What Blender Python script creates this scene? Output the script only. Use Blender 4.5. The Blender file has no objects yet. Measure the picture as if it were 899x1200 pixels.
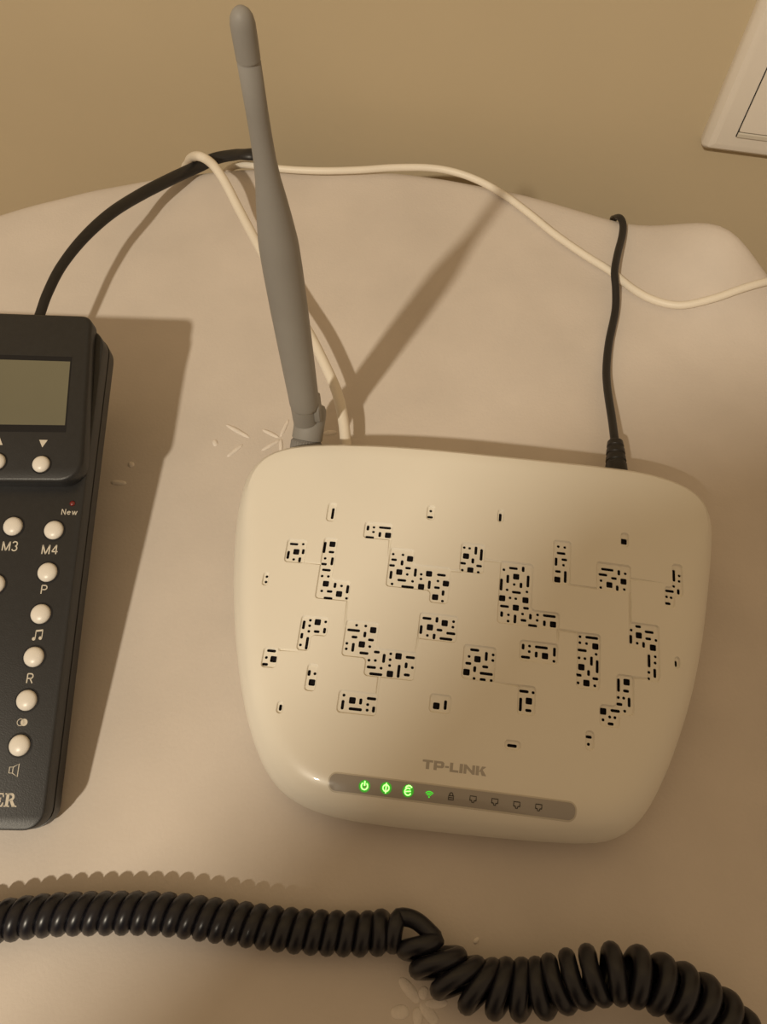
import bpy, bmesh, math, random
import numpy as np
from mathutils import Vector, noise
from mathutils.geometry import delaunay_2d_cdt

random.seed(4)
S = bpy.context.scene
COL = S.collection
T = 0.72                      # height of the table top above the floor
H = 0.29                      # camera height above the table top
PITCH = math.radians(27.5)    # optical axis away from straight down
F = 900.0                     # focal length in pixels of the 899 x 1200 frame

# ---------------------------------------------------------------- camera
cam_data = bpy.data.cameras.new('camera')
cam_data.sensor_fit = 'VERTICAL'
cam_data.sensor_height = 24.0
cam_data.lens = 24.0 * F / 1200.0
cam_data.clip_start = 0.01
cam = bpy.data.objects.new('camera', cam_data)
cam.location = (0, 0, T + H)
cam.rotation_euler = (PITCH, 0, 0)
COL.objects.link(cam)
S.camera = cam

# ---------------------------------------------------------------- light
world = bpy.data.worlds.new('room_light')
S.world = world
world.use_nodes = True
bg = world.node_tree.nodes['Background']
bg.inputs[0].default_value = (1.0, 0.70, 0.42, 1)
bg.inputs[1].default_value = 0.40
lamp_data = bpy.data.lights.new('ceiling_bulb', 'POINT')
lamp_data.energy = 90.0
lamp_data.color = (1.0, 0.88, 0.69)
lamp_data.shadow_soft_size = 0.036
lamp = bpy.data.objects.new('ceiling_bulb', lamp_data)
lamp.location = (-0.70, -1.00, T + 1.46)
COL.objects.link(lamp)
S.view_settings.view_transform = 'Standard'
S.view_settings.look = 'None'
S.view_settings.gamma = 1.0
S.view_settings.use_curve_mapping = False
S.view_settings.exposure = 0.0


# ---------------------------------------------------------------- helpers
def ray(px, py):
    r = px - 449.5
    u = 600.0 - py
    return np.array([r, F * math.sin(PITCH) + u * math.cos(PITCH),
                     -F * math.cos(PITCH) + u * math.sin(PITCH)])


def at(px, py, z=0.0):
    """Point over the table (table coordinates) at height z on a sight line."""
    d = ray(px, py)
    return np.array([0, 0, H]) + d * ((z - H) / d[2])


def material(name, color, rough=0.5, spec=0.5, vary=0.0, scale=40.0, bump=0.0, bscale=400.0,
             coat=0.0, emit=None, estr=0.0, metal=0.0, sheen=0.0, dist=0.0004):
    m = bpy.data.materials.new(name)
    m.use_nodes = True
    nt = m.node_tree
    b = nt.nodes['Principled BSDF']
    b.inputs['Base Color'].default_value = (*color, 1)
    b.inputs['Roughness'].default_value = rough
    b.inputs['Specular IOR Level'].default_value = spec
    b.inputs['Metallic'].default_value = metal
    b.inputs['Coat Weight'].default_value = coat
    b.inputs['Coat Roughness'].default_value = 0.05
    b.inputs['Sheen Weight'].default_value = sheen
    tc = nt.nodes.new('ShaderNodeTexCoord')
    if vary > 0:
        n = nt.nodes.new('ShaderNodeTexNoise')
        n.inputs['Scale'].default_value = scale
        n.inputs['Detail'].default_value = 5
        nt.links.new(tc.outputs['Object'], n.inputs['Vector'])
        rp = nt.nodes.new('ShaderNodeValToRGB')
        rp.color_ramp.elements[0].position = 0.3
        rp.color_ramp.elements[1].position = 0.7
        rp.color_ramp.elements[0].color = (*[c * (1 - vary) for c in color], 1)
        rp.color_ramp.elements[1].color = (*[min(1, c * (1 + vary)) for c in color], 1)
        nt.links.new(n.outputs['Fac'], rp.inputs['Fac'])
        nt.links.new(rp.outputs['Color'], b.inputs['Base Color'])
    if bump > 0:
        n2 = nt.nodes.new('ShaderNodeTexNoise')
        n2.inputs['Scale'].default_value = bscale
        n2.inputs['Detail'].default_value = 3
        nt.links.new(tc.outputs['Object'], n2.inputs['Vector'])
        bp = nt.nodes.new('ShaderNodeBump')
        bp.inputs['Strength'].default_value = bump
        bp.inputs['Distance'].default_value = dist
        nt.links.new(n2.outputs['Fac'], bp.inputs['Height'])
        nt.links.new(bp.outputs['Normal'], b.inputs['Normal'])
    if emit:
        b.inputs['Emission Color'].default_value = (*emit, 1)
        b.inputs['Emission Strength'].default_value = estr
    return m


M = {
    'wall': material('wall_paint', (0.55, 0.46, 0.315), 0.85, 0.2, 0.03, 6, 0.15, 220),
    'floor': material('floor_wood', (0.23, 0.14, 0.08), 0.5, 0.4, 0.25, 5),
    'wood': material('table_wood', (0.2, 0.11, 0.06), 0.45, 0.4, 0.2, 12),
    'cloth': material('white_cloth', (0.66, 0.60, 0.545), 0.95, 0.1, 0.05, 24, 0.35, 700, sheen=0.1, dist=0.0003),
    'stitch': material('stitching', (0.80, 0.74, 0.68), 0.8, 0.2, 0.05, 300, 0.5, 1500),
    'router': material('white_plastic', (0.83, 0.80, 0.72), 0.3, 0.4, 0.012, 30, coat=0.15),
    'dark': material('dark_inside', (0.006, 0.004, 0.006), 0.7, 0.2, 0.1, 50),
    'strip': material('smoky_strip', (0.36, 0.335, 0.305), 0.16, 0.5, 0.02, 40, coat=0.4),
    'rim': material('clear_rim', (0.62, 0.58, 0.50), 0.2, 0.5, 0.01, 40),
    'print': material('grey_print', (0.43, 0.40, 0.36), 0.4, 0.5, 0.02, 60),
    'iconoff': material('dark_icon', (0.05, 0.045, 0.04), 0.5, 0.3, 0.05, 60),
    'iconon': material('lit_icon', (0.3, 1.0, 0.3), 0.5, 0.3, 0.01, 60, emit=(0.30, 1.0, 0.16), estr=2.6),
    'icondim': material('dim_lit_icon', (0.1, 0.7, 0.1), 0.5, 0.3, 0.01, 60, emit=(0.03, 0.75, 0.02), estr=1.0),
    'ledglow': material('led_halo_glow', (0.1, 0.35, 0.08), 0.3, 0.5, 0.01, 60, emit=(0.02, 0.42, 0.008), estr=0.5),  # emission stands in for the green halo around lit icons
    'grey': material('grey_plastic', (0.29, 0.28, 0.265), 0.55, 0.4, 0.03, 60, 0.1, 2500, dist=0.0001),
    'greydark': material('grey_knurl', (0.21, 0.20, 0.19), 0.6, 0.3, 0.03, 60),
    'phone': material('charcoal_plastic', (0.018, 0.0187, 0.0205), 0.42, 0.5, 0.10, 500, 0.25, 2200, dist=0.0002),
    'phonedark': material('black_seam', (0.010, 0.010, 0.012), 0.5, 0.3, 0.05, 60),
    'button': material('pearl_button', (0.80, 0.77, 0.72), 0.33, 0.5, 0.02, 200),
    'lcd': material('lcd_glass', (0.15, 0.145, 0.10), 0.22, 0.5, 0.04, 30, coat=0.3),
    'label': material('label_print', (0.62, 0.58, 0.50), 0.6, 0.3, 0.02, 60),
    'red': material('red_led', (0.16, 0.010, 0.010), 0.2, 0.6, 0.02, 60, coat=0.5),
    'blackcable': material('black_cable', (0.014, 0.0125, 0.0125), 0.42, 0.5, 0.06, 80),
    'coil': material('navy_black_cord', (0.009, 0.009, 0.014), 0.33, 0.5, 0.06, 80),
    'whitecable': material('white_cable', (0.82, 0.76, 0.66), 0.45, 0.4, 0.02, 80),
    'switch': material('switch_plastic', (0.78, 0.73, 0.66), 0.35, 0.4, 0.01, 40),
}


def mesh_object(name, verts, faces, mat, parent=None, origin=(0, 0, 0), smooth=True, sharp=None):
    o3 = np.array(origin, float)
    me = bpy.data.meshes.new(name)
    me.from_pydata([tuple(np.array(v, float) - o3) for v in verts], [], [tuple(int(i) for i in f) for f in faces])
    me.materials.append(mat)
    if smooth:
        me.shade_smooth()
        if sharp:
            me.set_sharp_from_angle(angle=math.radians(sharp))
    me.update()
    o = bpy.data.objects.new(name, me)
    COL.objects.link(o)
    if parent is not None:
        o.parent = parent
    else:
        o.location = tuple(o3 + np.array([0, 0, T]))
    return o


def fix_normals(o):
    bm = bmesh.new()
    bm.from_mesh(o.data)
    bmesh.ops.recalc_face_normals(bm, faces=bm.faces)
    bm.to_mesh(o.data)
    bm.free()
    return o


def tag(o, label, cat, group=None):
    o['label'] = label
    o['category'] = cat
    if group:
        o['group'] = group
    return o


def structure(o):
    o['kind'] = 'structure'
    return o


def root(name, origin, label, cat):
    e = bpy.data.objects.new(name, None)
    e.empty_display_size = 0.02
    e.location = (origin[0], origin[1], origin[2] + T)
    COL.objects.link(e)
    return tag(e, label, cat)


def spline(pts, n):
    """Catmull-Rom through pts, resampled to n points evenly along its length."""
    P = np.array(pts, float)
    Q = np.vstack([2 * P[0] - P[1], P, 2 * P[-1] - P[-2]])
    out = []
    for i in range(1, len(Q) - 2):
        for t in np.linspace(0, 1, 40, endpoint=False):
            a, b, c, d = Q[i - 1], Q[i], Q[i + 1], Q[i + 2]
            out.append(0.5 * ((2 * b) + (c - a) * t + (2 * a - 5 * b + 4 * c - d) * t * t + (3 * b - a - 3 * c + d) * t ** 3))
    out.append(P[-1])
    out = np.array(out)
    L = np.concatenate([[0], np.cumsum(np.linalg.norm(np.diff(out, axis=0), axis=1))])
    s = np.linspace(0, L[-1], n)
    return np.stack([np.interp(s, L, out[:, k]) for k in range(out.shape[1])], 1)


def tube(path, radius, seg=12, flat=1.0, flat_axis=None, cap=True):
    """Tube along path; flat < 1 squeezes it along flat_axis (a cable of two cores)."""
    path = np.array(path, float)
    n = len(path)
    rad = np.broadcast_to(np.array(radius, float), (n,)) if np.ndim(radius) < 2 else radius
    tan = np.gradient(path, axis=0)
    tan /= np.linalg.norm(tan, axis=1)[:, None] + 1e-12
    ref = np.array(flat_axis if flat_axis is not None else (0, 0, 1.0), float)
    nv = ref - tan[0] * (ref @ tan[0])
    if np.linalg.norm(nv) < 1e-3:
        nv = np.array([1.0, 0, 0]) - tan[0] * tan[0][0]
    nv /= np.linalg.norm(nv)
    V, Fc = [], []
    for i in range(n):
        if flat_axis is not None:
            q = ref - tan[i] * (ref @ tan[i])
            if np.linalg.norm(q) > 0.2:
                nv = q
        nv = nv - tan[i] * (nv @ tan[i])
        nv /= np.linalg.norm(nv)
        bv = np.cross(tan[i], nv)
        for k in range(seg):
            a = 2 * math.pi * k / seg
            V.append(path[i] + rad[i] * (math.cos(a) * flat * nv + math.sin(a) * bv))
    for i in range(n - 1):
        for k in range(seg):
            k2 = (k + 1) % seg
            Fc.append((i * seg + k, i * seg + k2, (i + 1) * seg + k2, (i + 1) * seg + k))
    if cap:
        Fc.append(tuple(range(seg - 1, -1, -1)))
        Fc.append(tuple((n - 1) * seg + k for k in range(seg)))
    return V, Fc


def lathe(profile, origin, axis=(0, 0, 1), seg=32, sx=1.0):
    """Rings (r, h) about an axis; closed at both ends."""
    ax = np.array(axis, float)
    ax /= np.linalg.norm(ax)
    ref = np.array([1.0, 0, 0]) if abs(ax[0]) < 0.9 else np.array([0, 1.0, 0])
    e1 = ref - ax * (ref @ ax)
    e1 /= np.linalg.norm(e1)
    e2 = np.cross(ax, e1)
    V, Fc = [], []
    for r, h in profile:
        for k in range(seg):
            a = 2 * math.pi * k / seg
            V.append(np.array(origin) + ax * h + r * (math.cos(a) * e1 * sx + math.sin(a) * e2))
    n = len(profile)
    for i in range(n - 1):
        for k in range(seg):
            k2 = (k + 1) % seg
            Fc.append((i * seg + k, i * seg + k2, (i + 1) * seg + k2, (i + 1) * seg + k))
    Fc.append(tuple(range(seg - 1, -1, -1)))
    Fc.append(tuple((n - 1) * seg + k for k in range(seg)))
    return V, Fc


def round_poly(pts, r, seg=4):
    """Rounded corners for a 2D polygon; r is one radius or one per corner."""
    P = [np.array(p, float) for p in pts]
    n = len(P)
    rr = [r] * n if np.isscalar(r) else r
    out = []
    for i in range(n):
        a, b, c = P[i - 1], P[i], P[(i + 1) % n]
        d1 = a - b
        d2 = c - b
        l1, l2 = np.linalg.norm(d1), np.linalg.norm(d2)
        q = min(rr[i], 0.48 * l1, 0.48 * l2)
        if q < 1e-9:
            out.append(b)
            continue
        p1 = b + d1 / l1 * q
        p2 = b + d2 / l2 * q
        for t in np.linspace(0, 1, seg + 1):
            w = 0.75
            wt = (1 - t) ** 2 + 2 * w * t * (1 - t) + t * t
            out.append(((1 - t) ** 2 * p1 + 2 * w * t * (1 - t) * b + t * t * p2) / wt)
    return np.array(out)


def loft(loops):
    """Closed loops of equal count joined by quads, capped at both ends."""
    n = len(loops[0])
    V = [v for l in loops for v in l]
    Fc = []
    for i in range(len(loops) - 1):
        for k in range(n):
            k2 = (k + 1) % n
            Fc.append((i * n + k, i * n + k2, (i + 1) * n + k2, (i + 1) * n + k))
    Fc.append(tuple(range(n - 1, -1, -1)))
    Fc.append(tuple((len(loops) - 1) * n + k for k in range(n)))
    return V, Fc


def inset(loop, d):
    """Move a counter-clockwise 2D loop inwards by d along its vertex normals."""
    P = np.array(loop)
    t = np.roll(P, -1, 0) - np.roll(P, 1, 0)
    t /= np.linalg.norm(t, axis=1)[:, None] + 1e-12
    nrm = np.stack([-t[:, 1], t[:, 0]], 1)
    return P + nrm * d


def ribbon(line, w, closed=False):
    """Flat stroke of width w along a 2D polyline, as quads."""
    P = np.array(line, float)
    if closed:
        t = np.roll(P, -1, 0) - np.roll(P, 1, 0)
    else:
        t = np.gradient(P, axis=0)
    t /= np.linalg.norm(t, axis=1)[:, None] + 1e-12
    nn = np.stack([-t[:, 1], t[:, 0]], 1) * w / 2
    n = len(P)
    V = list(P + nn) + list(P - nn)
    Fc = []
    for i in range(n if closed else n - 1):
        j = (i + 1) % n
        Fc.append((i, n + i, n + j, j))
    return V, Fc


def merge(parts):
    V, Fc = [], []
    for v, f in parts:
        o = len(V)
        V += list(v)
        Fc += [tuple(i + o for i in q) for q in f]
    return V, Fc


def arc(cx, cy, r, a0, a1, n=14):
    return [(cx + r * math.cos(math.radians(a)), cy + r * math.sin(math.radians(a))) for a in np.linspace(a0, a1, n)]


# ---------------------------------------------------------------- the room
WA = math.radians(11.5)
WN = np.array([math.sin(WA), math.cos(WA), 0])       # out of the room, through the wall
WT = np.array([math.cos(WA), -math.sin(WA), 0])      # along the wall to the right
WD = 0.392


def wall_point(s, z, out=0.0):
    return WN * (WD - out) + WT * s + np.array([0, 0, z])


V, Fc = loft([[wall_point(s, z, o) for s, z in ((-1.6, -T), (1.6, -T), (1.6, 1.7), (-1.6, 1.7))] for o in (-0.1, 0)])
wall = structure(fix_normals(mesh_object('wall_back', V, Fc, M['wall'], smooth=False)))
fl = [WN * WD + WT * -1.6, WN * WD + WT * 1.6, WN * (WD - 2.6) + WT * 1.6, WN * (WD - 2.6) + WT * -1.6]
V, Fc = loft([[p + np.array([0, 0, z]) for p in fl] for z in (-T - 0.05, -T)])
structure(fix_normals(mesh_object('floor', V, Fc, M['floor'], smooth=False)))

# ---------------------------------------------------------------- table and cloth
TC = np.array([-0.0466, 0.0076])
TR = 0.3645
tb = root('round_table', (TC[0], TC[1], -T), 'round wooden pedestal table under the white cloth', 'table')
o0 = (TC[0], TC[1], -T)
V, Fc = lathe([(TR - 0.02, -0.03), (TR - 0.008, -0.027), (TR - 0.006, -0.008), (TR - 0.012, -0.003)], (TC[0], TC[1], 0), seg=96)
mesh_object('table_top', V, Fc, M['wood'], tb, o0, sharp=40)
V, Fc = lathe([(0.05, -0.03), (0.05, -0.06), (0.03, -0.1), (0.026, -0.3), (0.038, -0.45), (0.03, -0.6), (0.05, -0.66), (0.05, -0.70)][::-1], (TC[0], TC[1], 0))
mesh_object('pedestal', V, Fc, M['wood'], tb, o0)
V, Fc = lathe([(0.2, -T), (0.2, -T + 0.012), (0.15, -T + 0.022), (0.05, -T + 0.03)], (TC[0], TC[1], 0), seg=64)
mesh_object('foot_plate', V, Fc, M['wood'], tb, o0, sharp=40)

BUMP = at(838, 288, 0.008)


def cloth_z(x, y):
    """Height of the cloth over the table top."""
    z = 0.00045 * noise.noise(Vector((x * 17, y * 17, 3.1))) + 0.0003 * noise.noise(Vector((x * 45, y * 45, 7.7)))
    r = math.hypot(x - TC[0], y - TC[1])
    z *= min(1, max(0.25, (r - 0.1) / 0.1))
    dx, dy = x - BUMP[0], y - BUMP[1]
    # puffed up fold by the wall
    z += 0.022 * math.exp(-((dx / 0.029) ** 2) - ((dy / 0.034) ** 2))
    return z


NT = 420
radii = list(np.linspace(0.004, TR - 0.012, 70))
prof = [(r, 0.0) for r in radii]
for a in np.linspace(8, 90, 9):
    prof.append((TR - 0.010 + 0.010 * math.sin(math.radians(a)), -0.010 * (1 - math.cos(math.radians(a)))))
for k in range(1, 23):
    prof.append((TR, -0.010 - 0.25 * k / 22))
V, Fc = [], []
for i, (r, z) in enumerate(prof):
    drop = max(0.0, -z - 0.010) / 0.25
    for k in range(NT):
        a = 2 * math.pi * k / NT
        fold = math.sin(a * 17 + 0.6 * math.sin(a * 5)) * 0.012 * drop ** 0.8
        ca, sa = math.cos(a), math.sin(a)
        # squeeze the folds where the wall is close
        near = max(0.0, ca * WN[0] + sa * WN[1])
        fold = fold * (1 - 0.6 * near)
        rr = r + fold + 0.006 * drop * (1 - near)
        x, y = TC[0] + rr * ca, TC[1] + rr * sa
        V.append((x, y, z + cloth_z(x, y) * (1 if drop == 0 else max(0, 1 - 3 * drop))))
for i in range(len(prof) - 1):
    for k in range(NT):
        k2 = (k + 1) % NT
        Fc.append((i * NT + k, (i + 1) * NT + k, (i + 1) * NT + k2, i * NT + k2))
Fc.append(tuple(range(NT)))
cloth = tag(mesh_object('tablecloth', V, Fc, M['cloth'], None, (TC[0], TC[1], 0)),
            'white cotton tablecloth with embroidered sprigs draped over the round table', 'tablecloth')


def stitch(p0, p1, w, h=0.0007):
    """A padded stitch lying on the cloth between two pixels of it."""
    a, b = at(*p0), at(*p1)
    d = b - a
    L = np.linalg.norm(d)
    d /= L
    n = np.array([-d[1], d[0], 0])
    loops = []
    for t in np.linspace(-1, 1, 11):
        s = math.sqrt(max(0.0, 1 - t * t)) * 0.95 + 0.05
        c = (a + b) / 2 + d * t * L / 2
        z0 = cloth_z(c[0], c[1])
        loops.append([c + n * (w / 2 * s * math.cos(q)) + np.array([0, 0, z0 - 0.0001 + h * s * math.sin(q)])
                      for q in np.linspace(0, math.pi, 8)])
    V, Fc = loft(loops)
    return mesh_object('embroidered_leaf', V, Fc, M['stitch'], cloth, (TC[0], TC[1], 0))


for c0, sc, items in (
    ((240, 480), 4.99, [((120, 85), (268, 168), 26), ((128, 278), (225, 203), 26), ((335, 115), (436, 165), 24),
                        ((330, 242), (440, 176), 24), ((492, 55), (442, 160), 22), ((446, 168), (446, 265), 22),
                        ((55, 175), (66, 215), 30), ((690, 140), (775, 132), 34)]),
    ((0, 350), 3.87, [((590, 740), (600, 765), 26), ((500, 832), (575, 838), 24)]),
    ((400, 1030), 3.746, [((255, 432), (345, 545), 34), ((345, 545), (425, 640), 34), ((215, 592), (300, 580), 38),
                          ((372, 470), (350, 530), 30), ((355, 552), (470, 543), 26), ((335, 560), (335, 650), 30),
                          ((585, 262), (600, 280), 22)])):
    for p0, p1, w in items:
        stitch((c0[0] + p0[0] / sc, c0[1] + p0[1] / sc), (c0[0] + p1[0] / sc, c0[1] + p1[1] / sc), w / sc * 0.00042)

# ---------------------------------------------------------------- router
RO = at(545, 760, 0.02)
RO[2] = 0.0
RY = math.radians(-6.8)
RX = np.array([math.cos(RY), math.sin(RY)])
RYV = np.array([-math.sin(RY), math.cos(RY)])
router = root('wifi_router', RO, 'white wireless router with grey antenna, black vent slots and green lights', 'router')


def to_local(p):
    d = p[:2] - RO[:2]
    return np.array([d @ RX, d @ RYV])


def to_world(a, b, z):
    q = RO[:2] + a * RX + b * RYV
    return np.array([q[0], q[1], z])


def top_z(a, b):
    """Crown of the router lid before its rounded rim."""
    z = 0.0265 + 0.075 * b - 0.9 * a * a * 0.6
    if b < -0.030:
        z -= 2.2 * (b + 0.030) ** 2
    return z


sil = [(303, 548), (330, 535), (370, 530), (430, 531), (500, 536), (570, 543), (640, 550), (700, 556), (750, 563),
       (790, 575), (815, 590), (829, 612), (832, 645), (829, 700), (822, 760), (810, 820), (795, 870), (778, 915),
       (757, 955), (735, 978), (705, 988), (670, 988), (600, 983), (520, 975), (450, 967), (390, 957), (345, 940),
       (318, 915), (300, 880), (286, 830), (277, 770), (273, 710), (273, 660), (277, 610), (286, 572)]
out = []
for px, py in sil:
    z = 0.015
    for _ in range(6):
        l = to_local(at(px, py, z))
        z = 0.62 * top_z(*l)
    out.append(l)
out = np.array(out)
c = np.vstack([out[-3:], out, out[:3]])
dense = spline(c, 400)
# keep one lap
ang = np.unwrap(np.arctan2(dense[:, 1], dense[:, 0]))
a0 = ang[30]
keep = (ang <= a0) & (ang > a0 - 2 * math.pi)
lap = dense[keep]
lap = lap[::-1]                                         # counter-clockwise
Ls = np.concatenate([[0], np.cumsum(np.linalg.norm(np.diff(np.vstack([lap, lap[:1]]), axis=0), axis=1))])
ss = np.linspace(0, Ls[-1], 161)[:-1]
lp = np.vstack([lap, lap[:1]])
OUT = np.stack([np.interp(ss, Ls, lp[:, k]) for k in range(2)], 1)
for _ in range(3):
    OUT = 0.5 * OUT + 0.25 * (np.roll(OUT, 1, 0) + np.roll(OUT, -1, 0))


def seg_dist(P, A, B):
    """Least distance of points P to segments A-B."""
    best = np.full(len(P), 1e9)
    for a, b in zip(A, B):
        ab = b - a
        t = np.clip(((P - a) @ ab) / (ab @ ab + 1e-18), 0, 1)
        best = np.minimum(best, np.linalg.norm(P - a - t[:, None] * ab, axis=1))
    return best


def inside(P, poly):
    x, y = P[:, 0], P[:, 1]
    r = np.zeros(len(P), bool)
    n = len(poly)
    for i in range(n):
        x1, y1 = poly[i]
        x2, y2 = poly[(i + 1) % n]
        if y1 == y2:
            continue
        c = ((y1 > y) != (y2 > y)) & (x < (x2 - x1) * (y - y1) / (y2 - y1) + x1)
        r ^= c
    return r


def signed(P, poly):
    d = seg_dist(P, poly, np.roll(poly, -1, 0))
    return np.where(inside(P, poly), -d, d)




def lid_z(P):
    """Smooth lid height for local points inside the outline."""
    P = np.atleast_2d(P)
    d = np.maximum(0, -signed(P, OUT))
    zt = np.array([top_z(a, b) for a, b in P])
    back = np.clip((P[:, 1] - 0.030) / 0.03, 0, 1)
    front = np.clip((-P[:, 1] - 0.020) / 0.03, 0, 1)
    rf = 0.0105 - 0.0045 * back + 0.0020 * front
    k = np.clip(1 - d / rf, 0, 1)
    return zt - (zt - 0.45 * zt) * (1 - np.sqrt(np.maximum(0, 1 - k ** 2.2)))


def lid_at(px, py):
    """Local point of the lid seen at a pixel."""
    z = 0.025
    for _ in range(7):
        l = to_local(at(px, py, z))
        z = float(lid_z(l)[0])
    return l


# the recessed vent panels: (crop origin, polygon in crop units of 1/6.42 px), first edge runs left-right
U = 899 / 140.0
A, B, C, D = (290, 585), (420, 585), (550, 585), (680, 610)
E_, F_, G, Hh = (290, 670), (390, 660), (550, 660), (680, 700)
I_, J, K, L_ = (290, 750), (390, 720), (440, 700), (520, 745)
Mm, N_, O_, Pp = (390, 790), (640, 720), (640, 780), (520, 790)
panels = [
    (A, [(606, 36), (676, 36), (668, 178), (592, 178)]),
    (A, [(298, 308), (450, 310), (440, 490), (280, 486)]),
    (A, [(120, 555), (168, 556), (160, 660), (112, 658)]),
    (E_, [(572, -249), (672, -247), (655, 68), (778, 74), (765, 228), (512, 215)]),
    (E_, [(405, 340), (615, 342), (605, 492), (480, 490), (468, 602), (370, 600)]),
    (I_, [(125, 62), (235, 64), (222, 218), (100, 214)]),
    (I_, [(455, 182), (535, 184), (518, 394), (425, 390)]),
    (I_, [(228, 462), (278, 464), (268, 560), (215, 558)]),
    (Mm, [(45, 130), (345, 140), (330, 320), (25, 300)]),
    (Mm, [(730, 152), (895, 160), (885, 305), (718, 295)]),
    (B, [(48, 180), (262, 190), (250, 320), (35, 303)]),
    (B, [(518, 55), (582, 58), (575, 168), (507, 165)]),
    (F_, [(430, -105), (615, -100), (612, 20), (893, 35), (865, 318), (722, 305), (728, 215), (395, 185)]),
    (B, [(772, 338), (955, 346), (945, 572), (755, 555)]),
    (C, [(212, 85), (265, 88), (255, 188), (205, 182)]),
    (C, [(630, 315), (765, 325), (760, 660), (618, 645)]),
    (G, [(232, -4), (480, 8), (470, 362), (685, 378), (668, 515), (202, 455)]),
    (D, [(300, 100), (365, 103), (358, 212), (297, 207)]),
    (D, [(120, 318), (380, 345), (375, 562), (110, 530)]),
    (D, [(688, 330), (772, 345), (762, 585), (712, 580), (705, 675), (628, 655), (630, 505), (680, 500)]),
    (Hh, [(365, 190), (600, 220), (588, 648), (492, 635), (497, 405), (355, 385)]),
    (Hh, [(705, 450), (748, 458), (742, 548), (698, 540)]),
    (N_, [(235, 140), (410, 155), (400, 582), (215, 560)]),
    (O_, [(528, 68), (665, 82), (652, 385), (555, 375), (548, 478), (392, 462), (400, 298), (515, 302)]),
    (O_, [(292, 490), (362, 498), (355, 648), (285, 640)]),
    (J, [(92, 50), (350, 62), (338, 265), (635, 285), (612, 510), (235, 470), (240, 340), (72, 318)]),
    (K, [(330, 125), (622, 140), (610, 348), (312, 325)]),
    (L_, [(148, 72), (395, 90), (385, 352), (130, 338)]),
    (L_, [(570, 40), (865, 62), (852, 225), (560, 195)]),
    (L_, [(555, 375), (695, 385), (685, 612), (545, 600)]),
    (Pp, [(455, 497), (582, 507), (575, 582), (450, 570)]),
]
# fine grooves joining the panels: (crop, start, end)
grooves = [(A, (430, 486), (560, 492)), (E_, (755, 215), (730, 440)), (E_, (235, 595), (390, 600)),
           (J, (345, 460), (338, 620)), (B, (238, 300), (228, 440)), (B, (680, 545), (780, 552)),
           (C, (105, 465), (240, 480)), (C, (745, 652), (965, 690)), (G, (664, 500), (662, 610)),
           (G, (655, 508), (825, 530)), (D, (370, 440), (645, 492)), (D, (370, 545), (368, 785)),
           (Hh, (390, 605), (505, 628)), (K, (300, 425), (322, 300)), (L_, (375, 355), (570, 382))]
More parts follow.
